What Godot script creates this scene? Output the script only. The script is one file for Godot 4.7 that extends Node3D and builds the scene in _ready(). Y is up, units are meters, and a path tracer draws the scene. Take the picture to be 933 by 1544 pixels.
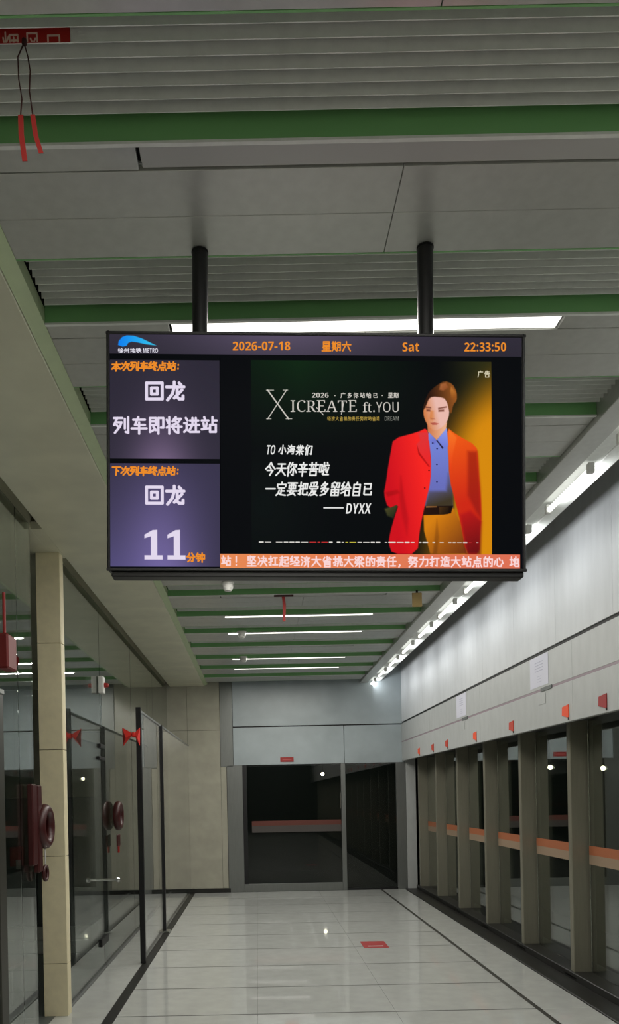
extends Node3D
# A metro platform at night: slatted ceiling, hanging information display, glazed platform edge on the right,
# glass partition on the left, glazed end wall.  D is the distance along -Z from the camera's foot point.

const F := 1166.0            # focal length in pixels of the 933 x 1544 frame
const EYE := 1.6             # camera height
const CEIL := 3.45           # underside of the ceiling panels
const END := 12.8            # distance of the end wall
const XL := -1.47            # plane of the left glass partition
const XR := 2.41             # plane of the right header wall
const S0 := 1.83             # first slat recess
const PITCH := 0.825         # ceiling module

var M := {}
var used_names := {}
var mesh_cache := {}

# ------------------------------------------------------------------ helpers
func ordinal(n: int) -> String:
	var small := ["zeroth", "first", "second", "third", "fourth", "fifth", "sixth", "seventh", "eighth", "ninth", "tenth", "eleventh", "twelfth", "thirteenth", "fourteenth", "fifteenth", "sixteenth", "seventeenth", "eighteenth", "nineteenth", "twentieth"]
	return small[n] if n <= 20 else "twenty-" + small[n - 20]

func numbered(called: String) -> String:
	if not used_names.has(called):
		used_names[called] = 0
		return called
	used_names[called] += 1
	return "%s_%03d" % [called, used_names[called]]

func meta(o: Node, label := "", category := "", group := "", kind := "") -> void:
	if label: o.set_meta("label", label)
	if category: o.set_meta("category", category)
	if group: o.set_meta("group", group)
	if kind: o.set_meta("kind", kind)

func thing(called: String, at: Vector3, label: String, category: String, group := "") -> Node3D:
	var o := Node3D.new()
	o.name = numbered(called)
	add_child(o)
	o.position = at
	meta(o, label, category, group)
	return o

func setting(called: String, at := Vector3.ZERO, label := "", category := "") -> Node3D:
	var o := Node3D.new()
	o.name = called
	add_child(o)
	o.position = at
	meta(o, label, category, "", "structure")
	return o

func quad(st: SurfaceTool, a: Vector3, b: Vector3, c: Vector3, d: Vector3, n: Vector3) -> void:
	tri(st, a, b, c, n)
	tri(st, a, c, d, n)

func tri(st: SurfaceTool, a: Vector3, b: Vector3, c: Vector3, n: Vector3) -> void:
	st.set_normal(n)
	if (b - a).cross(c - a).dot(n) > 0.0:
		st.add_vertex(a); st.add_vertex(c); st.add_vertex(b)
	else:
		st.add_vertex(a); st.add_vertex(b); st.add_vertex(c)

# a box with chamfered edges, centred
func cham(size: Vector3, c: float) -> Mesh:
	var key := "%.4f %.4f %.4f %.4f" % [size.x, size.y, size.z, c]
	if mesh_cache.has(key):
		return mesh_cache[key]
	var h := size / 2.0
	c = minf(c, minf(h.x, minf(h.y, h.z)) * 0.9)
	var st := SurfaceTool.new()
	st.begin(Mesh.PRIMITIVE_TRIANGLES)
	var ax := [Vector3.RIGHT, Vector3.UP, Vector3.BACK]
	for i in 3:
		var u: Vector3 = ax[(i + 1) % 3]
		var v: Vector3 = ax[(i + 2) % 3]
		var n: Vector3 = ax[i]
		var hu: float = h[(i + 1) % 3]
		var hv: float = h[(i + 2) % 3]
		var hn: float = h[i]
		for s in [-1.0, 1.0]:
			var o: Vector3 = n * hn * s
			quad(st, o + u * (hu - c) + v * (hv - c), o - u * (hu - c) + v * (hv - c), o - u * (hu - c) - v * (hv - c), o + u * (hu - c) - v * (hv - c), n * s)
		if c > 0.0:
			for su in [-1.0, 1.0]:
				for sv in [-1.0, 1.0]:
					var a: Vector3 = u * su * hu + v * sv * (hv - c)
					var b: Vector3 = u * su * (hu - c) + v * sv * hv
					var e: Vector3 = n * (hn - c)
					quad(st, a + e, a - e, b - e, b + e, (u * su + v * sv).normalized())
	if c > 0.0:
		for sx in [-1.0, 1.0]:
			for sy in [-1.0, 1.0]:
				for sz in [-1.0, 1.0]:
					tri(st, Vector3(sx * h.x, sy * (h.y - c), sz * (h.z - c)), Vector3(sx * (h.x - c), sy * h.y, sz * (h.z - c)), Vector3(sx * (h.x - c), sy * (h.y - c), sz * h.z), Vector3(sx, sy, sz).normalized())
	var m := st.commit()
	mesh_cache[key] = m
	return m

func part(called: String, mesh: Mesh, mat: Material, parent: Node3D, at := Vector3.ZERO, rot := Vector3.ZERO) -> MeshInstance3D:
	var o := MeshInstance3D.new()
	o.name = numbered(called) if parent == self else called
	o.mesh = mesh
	o.material_override = mat
	parent.add_child(o, true)
	o.position = at
	o.rotation = rot
	return o

# a box by its bounds in world space (d = distance along -Z); the parent must not be turned
func slab(called: String, x0: float, x1: float, y0: float, y1: float, d0: float, d1: float, mat: Material, parent: Node3D, c := 0.0) -> MeshInstance3D:
	var mid := Vector3((x0 + x1) / 2, (y0 + y1) / 2, -(d0 + d1) / 2)
	var base := Vector3.ZERO
	var p: Node = parent
	while p != self:
		base += (p as Node3D).position
		p = p.get_parent()
	return part(called, cham(Vector3(absf(x1 - x0), absf(y1 - y0), absf(d1 - d0)), c), mat, parent, mid - base)

func tube_mesh(r: float, length: float, sides := 20) -> Mesh:
	var m := CylinderMesh.new()
	m.top_radius = r
	m.bottom_radius = r
	m.height = length
	m.radial_segments = sides
	m.rings = 1
	return m

func lathe(profile: Array, sides := 24) -> Mesh:
	var st := SurfaceTool.new()
	st.begin(Mesh.PRIMITIVE_TRIANGLES)
	st.set_smooth_group(0)
	for i in profile.size() - 1:
		var p: Vector2 = profile[i]
		var q: Vector2 = profile[i + 1]
		for k in sides:
			var a := TAU * k / sides
			var b := TAU * (k + 1) / sides
			var v := [Vector3(cos(a) * p.x, p.y, sin(a) * p.x), Vector3(cos(b) * p.x, p.y, sin(b) * p.x), Vector3(cos(b) * q.x, q.y, sin(b) * q.x), Vector3(cos(a) * q.x, q.y, sin(a) * q.x)]
			var e := q - p
			var out_a := Vector3(cos((a + b) / 2) * e.y, -e.x, sin((a + b) / 2) * e.y)
			var n := (-out_a if e.y < 0.0 else out_a).normalized()
			if e.y == 0.0: n = Vector3.UP if p.x > q.x else Vector3.DOWN
			quad(st, v[0], v[1], v[2], v[3], n)
	return st.commit()

# a ribbon of small square section along points
func sweep(points: PackedVector3Array, wide: float, thick: float) -> Mesh:
	var st := SurfaceTool.new()
	st.begin(Mesh.PRIMITIVE_TRIANGLES)
	var w := Vector3.RIGHT * wide / 2
	var t := Vector3.BACK * thick / 2
	for i in points.size() - 1:
		var a := points[i]
		var b := points[i + 1]
		quad(st, a - w + t, a + w + t, b + w + t, b - w + t, Vector3.BACK)
		quad(st, a - w - t, a + w - t, b + w - t, b - w - t, Vector3.FORWARD)
		quad(st, a + w + t, a + w - t, b + w - t, b + w + t, Vector3.RIGHT)
		quad(st, a - w + t, a - w - t, b - w - t, b - w + t, Vector3.LEFT)
	var e := points[-1]
	quad(st, e - w + t, e + w + t, e + w - t, e - w - t, Vector3.DOWN)
	return st.commit()

func noise_tex(freq: float, lo: float, hi: float, sd: int, stretch := false) -> NoiseTexture2D:
	var n := FastNoiseLite.new()
	n.seed = sd
	n.frequency = freq
	n.fractal_octaves = 4
	var t := NoiseTexture2D.new()
	t.width = 512
	t.height = 512
	t.seamless = true
	t.noise = n
	var g := Gradient.new()
	g.set_color(0, Color(lo, lo, lo))
	g.set_color(1, Color(hi, hi, hi))
	t.color_ramp = g
	return t

func mat(key: String, col: Color, rough: float, metal := 0.0, grain: Texture2D = null, scale := Vector3.ONE, spec := 0.5) -> StandardMaterial3D:
	var m := StandardMaterial3D.new()
	m.resource_name = key
	m.albedo_color = col
	m.roughness = rough
	m.metallic = metal
	m.metallic_specular = spec
	if grain:
		m.albedo_texture = grain
		m.uv1_triplanar = true
		m.uv1_world_triplanar = true
		m.uv1_scale = scale
	M[key] = m
	return m

func glow(key: String, col: Color, energy: float) -> StandardMaterial3D:
	var m := mat(key, Color(0.8, 0.8, 0.8), 0.5)
	m.emission_enabled = true
	m.emission = col
	m.emission_energy_multiplier = energy
	return m

func area(at: Vector3, towards: Vector3, along: Vector3, size: Vector2, energy: float, col: Color, parent: Node3D) -> void:
	var l := AreaLight3D.new()
	l.name = "light"
	l.area_size = size
	l.area_normalize_energy = true
	l.light_energy = energy
	l.light_color = col
	l.shadow_enabled = true
	l.area_range = 30.0
	parent.add_child(l, true)
	var z := -towards.normalized()
	var x := along.normalized()
	l.global_transform = Transform3D(Basis(x, z.cross(x), z), at)

# ------------------------------------------------------------------ flat pictures (screen, printed signs)
var img: Image
var map_at: Callable      # photo pixel -> texture pixel
var px_scale := 2.0

const STROKES := {
	"一": "1,10-19,10",
	"下": "1,2-19,2 10,2-10,19 10,7-15,11",
	"大": "1,7-19,7 10,1-10,7-7,13-1,19 10,7-13,13-19,19",
	"天": "3,3-17,3 1,9-19,9 10,3-10,9-7,14-1,19 10,9-13,14-19,19",
	"小": "10,1-10,18-7,17 5,6-1,14 15,6-19,14",
	"六": "10,1-10,4 1,7-19,7 7,10-2,19 13,10-18,19",
	"本": "1,6-19,6 10,1-10,20 10,6-1,16 10,6-19,16 6,15-14,15",
	"次": "2,4-5,7 1,15-6,10 10,1-7,8 9,5-18,5-16,9 13,7-12,12-6,19 13,10-19,19",
	"列": "1,2-11,2 5,2-1,10 3,7-10,7-8,12-2,19 4,10-7,13 14,3-14,14 18,1-18,19-15,18",
	"车": "3,4-17,4 9,1-5,10-17,10 1,14-19,14 10,7-10,20",
	"终": "5,1-1,6-5,6-1,11-6,10 1,15-6,14 11,1-8,6 10,3-17,3-13,9-8,13 11,5-19,12 12,13-15,15 11,16-16,19",
	"点": "10,1-10,8 10,4-17,4 4,8-16,8-16,13-4,13-4,8 3,16-1,19 8,16-9,19 12,16-13,19 17,16-19,19",
	"站": "4,1-5,4 1,5-9,5 3,8-4,13 7,8-6,13 1,15-9,14 14,1-14,10 14,5-19,5 11,10-18,10-18,18-11,18-11,10",
	"回": "2,2-18,2-18,18-2,18-2,2 7,7-13,7-13,13-7,13-7,7",
	"龙": "1,6-19,6 9,1-9,6-7,13-2,19 12,6-12,16-14,18-18,18-18,15 14,2-16,4 17,9-9,17",
	"即": "2,2-9,2-9,10-2,10 2,2-2,18-8,15 2,6-9,6 6,12-9,16 12,2-18,2-18,13-15,13 12,2-12,20",
	"将": "4,1-4,20 1,4-3,8 1,13-4,11 12,1-8,6 10,3-18,3-14,8-8,10 11,5-13,7 7,12-19,12 15,10-15,19-12,18 9,14-11,17",
	"进": "3,2-5,5 1,8-4,8-4,15-1,18 4,15-8,18-19,18 8,5-18,5 7,10-19,10 11,2-11,10-8,15 15,2-15,16",
	"分": "7,1-5,6-1,9 12,1-15,6-19,9 5,10-15,10-14,18-11,18 9,10-8,15-3,19",
	"钟": "4,1-1,6 3,4-8,4 2,8-8,8 1,12-8,12 5,8-5,18-8,16 10,5-19,5-19,13-10,13-10,5 14,1-14,20",
	"星": "4,1-16,1-16,8-4,8-4,1 4,4-16,4 5,9-3,12 4,11-17,11 4,15-16,15 1,19-19,19 10,9-10,19",
	"期": "1,4-10,4 3,1-3,13 8,1-8,13 3,7-8,7 3,10-8,10 1,13-10,13 4,15-1,19 7,15-9,18 13,2-18,2-18,18-16,18 13,2-13,12-11,19 13,7-18,7 13,12-18,12",
	"海": "2,2-4,4 1,7-3,9 1,18-4,12 9,1-6,6 8,4-18,4 9,7-17,7-16,18-13,18 9,7-7,14-17,14 6,10-19,10 12,8-13,9 12,12-13,13",
	"棠": "10,1-10,4 5,2-6,4 15,2-14,4 2,7-2,5-18,5-18,7 6,7-14,7-14,10-6,10-6,7 1,13-19,13 10,11-10,20 9,13-2,19 11,13-18,19",
	"们": "5,1-1,9 4,6-4,20 9,2-11,5 8,6-8,20 11,3-18,3-18,19-15,18",
	"今": "10,1-6,6-1,10 10,1-14,6-19,10 8,7-11,10 4,12-15,12-10,19",
	"你": "5,1-1,9 3,6-3,20 10,1-7,7 9,4-18,4-17,7 13,7-13,19-10,18 10,10-7,15 15,10-19,15",
	"辛": "10,1-10,3 3,4-17,4 6,5-8,8 14,5-12,8 1,10-19,10 3,14-17,14 10,10-10,20",
	"苦": "1,4-19,4 6,1-6,7 14,1-14,7 1,10-19,10 10,7-10,13 4,13-16,13-16,19-4,19-4,13",
	"啦": "1,4-5,4-5,14-1,14-1,4 7,6-11,6 9,1-9,18-7,17 7,13-11,11 15,1-16,3 12,5-19,5 13,8-14,14 18,8-16,15 12,18-19,18",
	"定": "10,1-10,3 2,7-2,4-18,4-18,7 4,9-16,9 10,9-10,18 10,13-16,13 6,12-5,16-1,19 5,15-9,18-19,19",
	"要": "1,2-19,2 4,5-16,5-16,10-4,10-4,5 8,2-8,10 12,2-12,10 1,13-19,13 9,10-6,15-14,17-17,19 14,13-10,17-2,19",
	"把": "1,6-8,6 5,1-5,18-2,17 1,13-8,10 10,3-18,3-18,10-10,10 14,3-14,10 10,3-10,17-12,18-19,18-19,15",
	"爱": "16,1-4,2 4,4-5,6 10,3-10,6 16,3-14,6 2,9-2,7-18,7-18,9 4,10-16,10 8,10-6,15-1,19 7,13-15,13-10,18-5,19 9,14-13,17-18,19",
	"多": "10,1-4,6 8,3-15,3-9,8-3,10 8,5-10,7 12,8-5,14 10,10-18,10-12,17-3,19 10,12-12,14",
	"留": "8,1-3,3-3,8-7,7 6,5-8,8 10,2-18,2-17,8-14,8 13,2-12,6-9,9 3,11-17,11-17,19-3,19-3,11 3,15-17,15 10,11-10,19",
	"给": "5,1-1,6-5,6-1,11-6,10 1,16-7,14 13,1-11,5-7,9 13,1-15,5-19,9 10,9-16,9 9,12-17,12-17,19-9,19-9,12",
	"自": "10,1-8,4 4,4-16,4-16,19-4,19-4,4 4,9-16,9 4,14-16,14",
	"己": "3,3-16,3-16,10-4,10 4,7-4,17-6,18-18,18-18,14",
	"广": "10,1-10,3 3,4-18,4 3,4-3,12-1,19",
	"告": "6,1-3,6 5,4-17,4 1,9-19,9 10,1-10,9 4,12-16,12-16,19-4,19-4,12",
	"靠": "5,1-16,1 2,4-18,4 10,1-10,6 5,7-15,7-15,9-5,9-5,7 8,11-8,20 12,11-12,20 3,12-8,12 3,15-8,15 2,18-8,18 12,12-17,12 12,15-17,15 12,18-18,18",
	"坚": "3,2-3,9 7,1-7,10 10,2-17,2-10,10 11,4-18,10 3,14-17,14 10,11-10,19 1,19-19,19",
	"决": "2,3-4,6 1,16-5,10 8,5-17,5-17,10 6,10-19,10 12,1-12,10-6,19 12,10-19,19",
	"扛": "1,6-8,6 5,1-5,18-2,17 1,13-8,10 10,4-18,4 14,4-14,17 9,17-19,17",
	"起": "2,4-9,4 6,1-6,8 1,8-10,8 6,8-6,16 6,12-10,12 3,11-1,19 3,15-8,19-19,19 11,3-18,3-18,8-12,8-12,15-19,15-19,12",
	"经": "5,1-1,6-5,6-1,11-6,10 1,16-7,14 9,3-17,3-9,11 12,5-19,11 10,13-18,13 14,13-14,18 9,18-19,18",
	"济": "2,2-4,4 1,7-3,9 1,18-4,12 12,1-12,3 6,4-19,4 8,6-17,11 17,5-7,11 10,11-10,16-7,19 15,11-15,20",
	"省": "10,1-10,7 5,3-2,8 14,3-18,7 14,6-3,11 5,10-16,10-16,20-5,20-5,10 5,13-16,13 5,16-16,16",
	"挑": "1,6-8,6 5,1-5,18-2,17 1,13-8,10 12,1-12,10-9,19 15,1-15,17-17,18-19,18-19,15 9,5-11,8 18,5-16,8 9,14-12,11 19,12-16,10",
	"梁": "2,2-4,3 1,5-3,7 1,11-5,7 7,2-15,2-14,9-12,9 10,2-9,7-6,10 7,4-6,7 17,4-18,7 1,13-19,13 10,10-10,20 9,13-2,19 11,13-18,19",
	"的": "5,1-3,4 2,4-9,4-9,18-2,18-2,4 2,11-9,11 13,1-11,7 12,5-19,5-18,18-15,18 13,9-15,13",
	"责": "3,3-17,3 4,6-16,6 1,9-19,9 10,1-10,9 4,11-16,11-16,16 4,11-4,16 10,12-9,16-3,19 12,16-17,19",
	"任": "6,1-1,9 4,6-4,20 17,2-8,4 7,10-19,10 13,4-13,18 8,18-18,18",
	"努": "5,1-2,6-8,10 8,2-5,8-1,10 1,4-9,4 11,3-18,3-11,10 12,5-19,10 3,13-17,13-16,19-13,19 9,11-8,15-2,20",
	"力": "2,6-18,6-17,17-13,18 9,1-9,7-7,13-2,19",
	"打": "1,6-8,6 5,1-5,18-2,17 1,13-8,10 9,4-19,4 15,4-15,18-12,17",
	"造": "3,2-5,5 1,8-4,8-4,15-1,18 4,15-8,18-19,18 10,1-8,5 9,3-18,3 7,7-19,7 13,1-13,7 9,10-17,10-17,15-9,15-9,10",
	"心": "3,8-1,15 7,5-7,16-9,18-15,18-16,14 11,3-13,7 17,7-19,13",
	"排": "1,6-7,6 4,1-4,18-2,17 1,13-7,10 11,1-11,20 15,1-15,20 8,4-11,4 8,9-11,9 8,14-11,14 15,4-19,4 15,9-19,9 15,14-19,14",
	"烟": "4,1-4,10-1,19 1,5-2,9 8,4-5,8 4,12-8,17 9,3-19,3-19,19-9,19-9,3 11,7-17,7 14,5-14,9-11,15 14,9-17,15",
	"风": "4,2-16,2-17,18-19,18-19,15 4,2-4,12-1,19 8,6-14,15 14,6-7,15",
	"口": "3,4-17,4-17,17-3,17-3,4",
	"铁": "4,1-1,6 3,4-8,4 2,8-8,8 1,12-8,12 5,8-5,18-8,16 11,2-9,7 10,5-18,5 9,10-19,10 14,1-14,10-9,19 14,10-19,19",
	"地": "1,6-7,6 4,1-4,16 1,16-7,14 8,8-18,5-18,13-15,13 13,1-13,14 10,4-10,16-12,18-19,18-19,15",
	"徐": "5,1-1,6 6,6-1,11 4,9-4,20 13,1-7,9 13,1-19,9 10,8-16,8 8,12-18,12 13,8-13,19-10,18 10,14-8,18 15,14-18,18",
	"州": "5,1-5,12-2,19 11,2-11,17 17,1-17,20 2,6-1,11 8,6-9,11 14,6-15,11",
	"！": "10,2-10,12 10,17-10,18",
	"，": "4,16-5,17-3,20",
	"：": "5,7-5,8 5,15-5,16",
	"　": "",
}

func blend(x: int, y: int, c: Color, a: float) -> void:
	if a > 0.0 and x >= 0 and y >= 0 and x < img.get_width() and y < img.get_height():
		img.set_pixel(x, y, img.get_pixel(x, y).lerp(c, minf(a, 1.0)))

func seg(p: Vector2, q: Vector2, r: float, c: Color) -> void:
	var lo := p.min(q) - Vector2(r + 1, r + 1)
	var hi := p.max(q) + Vector2(r + 1, r + 1)
	for y in range(int(lo.y), int(hi.y) + 1):
		for x in range(int(lo.x), int(hi.x) + 1):
			var at := Vector2(x + 0.5, y + 0.5)
			blend(x, y, c, r + 0.5 - at.distance_to(Geometry2D.get_closest_point_to_segment(at, p, q)))

# strokes of one character in a box of photo pixels
func glyph(ch: String, x: float, y: float, w: float, h: float, thick: float, c: Color, slant := 0.0) -> void:
	if not STROKES.has(ch) or STROKES[ch] == "":
		return
	for s in STROKES[ch].split(" "):
		var last := Vector2.INF
		for pt in s.split("-"):
			var v: PackedStringArray = pt.split(",")
			var gx := float(v[0]) / 20.0
			var gy := float(v[1]) / 20.0
			var p: Vector2 = map_at.call(x + gx * w + slant * h * (1.0 - gy), y + gy * h)
			if last != Vector2.INF:
				seg(last, p, thick * px_scale / 2.0, c)
			last = p

func chars(text: String, x: float, y: float, w: float, h: float, step: float, thick: float, c: Color, slant := 0.0) -> void:
	for i in text.length():
		glyph(text[i], x + step * i, y, w, h, thick, c, slant)

# latin lettering from the fonts at hand, filled triangle by triangle; x0, x1, y0, y1 = box in photo pixels
func latin(text: String, x0: float, x1: float, y0: float, y1: float, family: String, weight: int, c: Color, slant := 0.0) -> void:
	var font := SystemFont.new()
	font.font_names = PackedStringArray([family])
	font.font_weight = weight
	var t := TextMesh.new()
	t.font = font
	t.text = text
	t.font_size = 48
	t.depth = 0.0
	t.pixel_size = 0.01
	var faces := t.get_faces()
	var lo := Vector2(1e9, 1e9)
	var hi := -lo
	for v in faces:
		lo = lo.min(Vector2(v.x, v.y))
		hi = hi.max(Vector2(v.x, v.y))
	var cover := {}
	for i in range(0, faces.size(), 3):
		var tp := PackedVector2Array()
		for k in 3:
			var f := faces[i + k]
			var gx := (f.x - lo.x) / (hi.x - lo.x)
			var gy := (hi.y - f.y) / (hi.y - lo.y)
			tp.append(map_at.call(lerpf(x0, x1, gx) + slant * (y1 - y0) * (1.0 - gy), lerpf(y0, y1, gy)))
		var a := tp[0].min(tp[1]).min(tp[2])
		var b := tp[0].max(tp[1]).max(tp[2])
		for y in range(int(a.y), int(b.y) + 1):
			for x in range(int(a.x), int(b.x) + 1):
				var n := 0.0
				for sy in 3:
					for sx in 3:
						if Geometry2D.point_is_inside_triangle(Vector2(x + (sx + 0.5) / 3.0, y + (sy + 0.5) / 3.0), tp[0], tp[1], tp[2]):
							n += 1.0 / 9.0
				if n > 0.0:
					var key := Vector2i(x, y)
					cover[key] = maxf(cover.get(key, 0.0), 0.0) + n * (0.5 if false else 1.0)
	for key in cover:
		blend(key.x, key.y, c, minf(1.0, cover[key]))

# a filled outline with a soft rim; colour runs from c0 (t = 0) to c1 along from -> to, all in photo pixels
func patch(pts: Array, c0: Color, c1: Color, from: Vector2, to: Vector2, soft := 1.0, alpha := 1.0) -> void:
	var poly := PackedVector2Array()
	if pts.size() > 10 and pts[0].x > 560.0:   # figure outlines are rounded by cutting their corners once
		var cut := []
		for i in pts.size():
			var p: Vector2 = pts[i]
			var q: Vector2 = pts[(i + 1) % pts.size()]
			cut.append(p.lerp(q, 0.22))
			cut.append(p.lerp(q, 0.78))
		pts = cut
	for p in pts:
		poly.append(map_at.call(p.x, p.y))
	var f: Vector2 = map_at.call(from.x, from.y)
	var g: Vector2 = map_at.call(to.x, to.y)
	var dir := g - f
	var r := soft * px_scale
	var lo := poly[0]
	var hi := poly[0]
	for p in poly:
		lo = lo.min(p)
		hi = hi.max(p)
	var n := poly.size()
	for y in range(int(lo.y - r), int(hi.y + r) + 1):
		for x in range(int(lo.x - r), int(hi.x + r) + 1):
			var at := Vector2(x + 0.5, y + 0.5)
			var inside := Geometry2D.is_point_in_polygon(at, poly)
			var dist := 1e9
			for i in n:
				dist = minf(dist, at.distance_squared_to(Geometry2D.get_closest_point_to_segment(at, poly[i], poly[(i + 1) % n])))
				if inside and dist < 0.01: break
			dist = sqrt(dist) * (1.0 if inside else -1.0)
			var a := smoothstep(-r, r, dist) * alpha
			if a > 0.0:
				blend(x, y, c0.lerp(c1, clampf((at - f).dot(dir) / dir.length_squared(), 0.0, 1.0)), a)

func rgb(r: float, g: float, b: float) -> Color:
	return Color(r / 255.0, g / 255.0, b / 255.0)

func fill(x0: float, x1: float, y0: float, y1: float, what: Callable) -> void:
	var a: Vector2 = map_at.call(x0, y0)
	var b: Vector2 = map_at.call(x1, y1)
	for y in range(maxi(0, roundi(a.y)), mini(img.get_height(), roundi(b.y))):
		for x in range(maxi(0, roundi(a.x)), mini(img.get_width(), roundi(b.x))):
			img.set_pixel(x, y, what.call((x - a.x) / (b.x - a.x), (y - a.y) / (b.y - a.y)))

func screen_picture() -> ImageTexture:
	var w := 1234
	var h := 704
	px_scale = 2.0
	img = Image.create(w, h, false, Image.FORMAT_RGB8)
	img.fill(rgb(9, 11, 14))
	# the shown picture's own layout, measured on a screen seen slightly from the side
	map_at = func(x: float, y: float) -> Vector2:
		var u := (x - 168.5) / 616.0
		var top := 503.5 + 7.5 * u
		return Vector2(u * w, (y - top) / (855.5 - u - top) * h)
	var orange := rgb(238, 140, 42)
	var white := rgb(226, 216, 236)
	# header bar and the two train panels
	fill(168, 786, 503, 541, func(u, v): return rgb(50, 46, 58).lerp(rgb(88, 78, 100), exp(-pow((u - 0.42) / 0.25, 2.0))).lerp(rgb(40, 38, 46), 0.35 * v))
	fill(168, 331, 543, 692, func(u, v): return rgb(50, 46, 60).lerp(rgb(112, 94, 124), exp(-pow((u - 0.47) / 0.28, 2.0)) * (0.12 + 0.88 * v * v)).lerp(rgb(38, 36, 46), 0.4 * (1.0 - v)))
	fill(168, 331, 698, 853, func(u, v): return rgb(56, 52, 74).lerp(rgb(122, 108, 164), exp(-pow((u - 0.45) / 0.36, 2.0)) * (0.15 + 0.85 * v)).lerp(rgb(92, 86, 140), 0.6 * v * v * (1.0 - u)))
	fill(331, 332.5, 541, 833, func(_u, _v): return rgb(4, 4, 8))
	# advertisement background
	fill(378, 738.5, 544, 833, func(u, v):
		var c := rgb(8, 11, 13).lerp(rgb(20, 50, 24), clampf((1.0 - v * 2.2) * (1.0 - absf(u - 0.2) * 1.8), 0.0, 1.0) * 0.75)
		c = c.lerp(rgb(28, 40, 34), 0.5 * exp(-pow((u - 0.05) / 0.2, 2.0) - pow((v - 0.75) / 0.3, 2.0)) * 0.5)
		var warm := smoothstep(0.72, 1.0, u + 0.1 * v) * smoothstep(0.04, 0.42, v + (u - 0.9) * 0.9)
		c = c.lerp(rgb(48, 48, 22), 0.9 * smoothstep(0.76, 0.98, u) * (1.0 - v))
		return c.lerp(rgb(214, 138, 14), warm))
	# header lettering
	latin("2026-07-18", 351, 437, 516.5, 530, "Droid Sans", 700, orange)
	chars("星期六", 484, 516.5, 14, 15, 15, 2.1, orange)
	latin("Sat", 605, 630, 518.5, 532, "Droid Sans", 700, orange)
	latin("22:33:50", 698, 761, 519, 532.5, "Droid Sans", 700, orange)
	# the emblem: a blue wave and a line of small lettering
	patch([Vector2(181, 521), Vector2(182, 515), Vector2(187, 509), Vector2(194, 506.5), Vector2(204, 507), Vector2(216, 511), Vector2(228, 517), Vector2(238, 522), Vector2(222, 520), Vector2(209, 517), Vector2(201, 516), Vector2(196, 518), Vector2(194, 522), Vector2(188, 523.5)], rgb(20, 130, 240), rgb(50, 190, 235), Vector2(184, 520), Vector2(230, 516), 0.8)
	chars("徐州地铁", 181, 525.5, 8, 7.5, 8.8, 1.2, rgb(222, 220, 232))
	latin("METRO", 218, 240, 526, 533, "Droid Sans", 700, rgb(222, 220, 232))
	# train panels
	chars("本次列车终点站：", 171, 546, 13.5, 14, 13.6, 2.5, orange, 0.08)
	chars("回龙", 220, 575, 29, 30, 31, 4.6, white)
	chars("列车即将进站", 173.5, 628, 24.5, 26, 26, 3.6, white)
	chars("下次列车终点站：", 170.5, 702.5, 13.5, 14, 13.5, 2.5, orange, 0.08)
	chars("回龙", 219.5, 731, 29, 30, 31, 4.6, white)
	for dx in [0.0, 34.0]:
		patch([Vector2(219 + dx, 805), Vector2(231 + dx, 798), Vector2(238 + dx, 797.5), Vector2(238 + dx, 836), Vector2(246 + dx, 836), Vector2(246 + dx, 842.5), Vector2(219 + dx, 842.5), Vector2(219 + dx, 836), Vector2(228.5 + dx, 836), Vector2(228.5 + dx, 807.5), Vector2(219 + dx, 810.5)], white, white, Vector2(219, 800), Vector2(219, 842), 0.6)
	chars("分钟", 281.5, 832, 13, 14, 14, 2.4, orange)
	# advertisement lettering
	var pale := rgb(206, 200, 192)
	seg(map_at.call(403, 589), map_at.call(434, 632), 2.1, pale)
	seg(map_at.call(431, 589), map_at.call(403, 632), 1.5, pale)
	for s in [[401, 412, 589], [426, 433, 589], [401, 408, 632], [430, 439, 632]]:
		seg(map_at.call(s[0], s[2]), map_at.call(s[1], s[2]), 1.0, pale)
	latin("ICREATE", 437, 536, 604, 621.5, "Droid Serif", 400, pale)
	seg(map_at.call(476, 615), map_at.call(486, 626), 1.2, pale)
	seg(map_at.call(517, 606), map_at.call(513, 625), 1.2, pale)
	latin("ft.", 545, 563, 607, 622, "Droid Serif", 400, pale)
	latin("YOU", 565, 599, 607, 622, "Droid Sans", 400, pale)
	latin("2026", 469, 494, 593, 600.5, "Droid Sans", 700, pale)
	for dot in [503.0, 574.0]:
		seg(map_at.call(dot, 597.5), map_at.call(dot + 0.8, 597.5), 1.3, pale)
	chars("广多你站给己", 512, 593, 7.5, 8, 9.6, 1.1, pale)
	chars("星期", 583, 593, 7.5, 8, 8.5, 1.1, pale)
	chars("经济大省挑的责任努打站省造", 492, 628.5, 5.2, 6.5, 6.1, 0.9, rgb(168, 140, 62))
	latin("DREAM", 578, 599, 628.5, 635, "Droid Sans", 400, rgb(150, 150, 140))
	var bright := rgb(232, 232, 230)
	latin("TO", 400, 413, 671, 685, "Droid Sans", 700, bright, 0.14)
	chars("小海棠们", 418, 670.5, 11.5, 15, 13, 2.0, bright, 0.14)
	chars("今天你辛苦啦", 398, 696, 15, 21, 16.1, 2.5, bright, 0.12)
	chars("一定要把爱多留给自己", 398, 725.5, 15, 21.5, 16.1, 2.5, bright, 0.12)
	seg(map_at.call(486.5, 764.5), map_at.call(515, 764.5), 2.0, bright)
	latin("DYXX", 519, 556, 757.5, 773, "Droid Sans", 700, bright, 0.12)
	chars("广告", 718, 561, 8.5, 10, 10, 1.3, rgb(216, 208, 180))
	person_in_advertisement()
	# the row of tiny sponsor names
	var rng := RandomNumberGenerator.new()
	rng.seed = 7
	var x := 390.0
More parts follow.
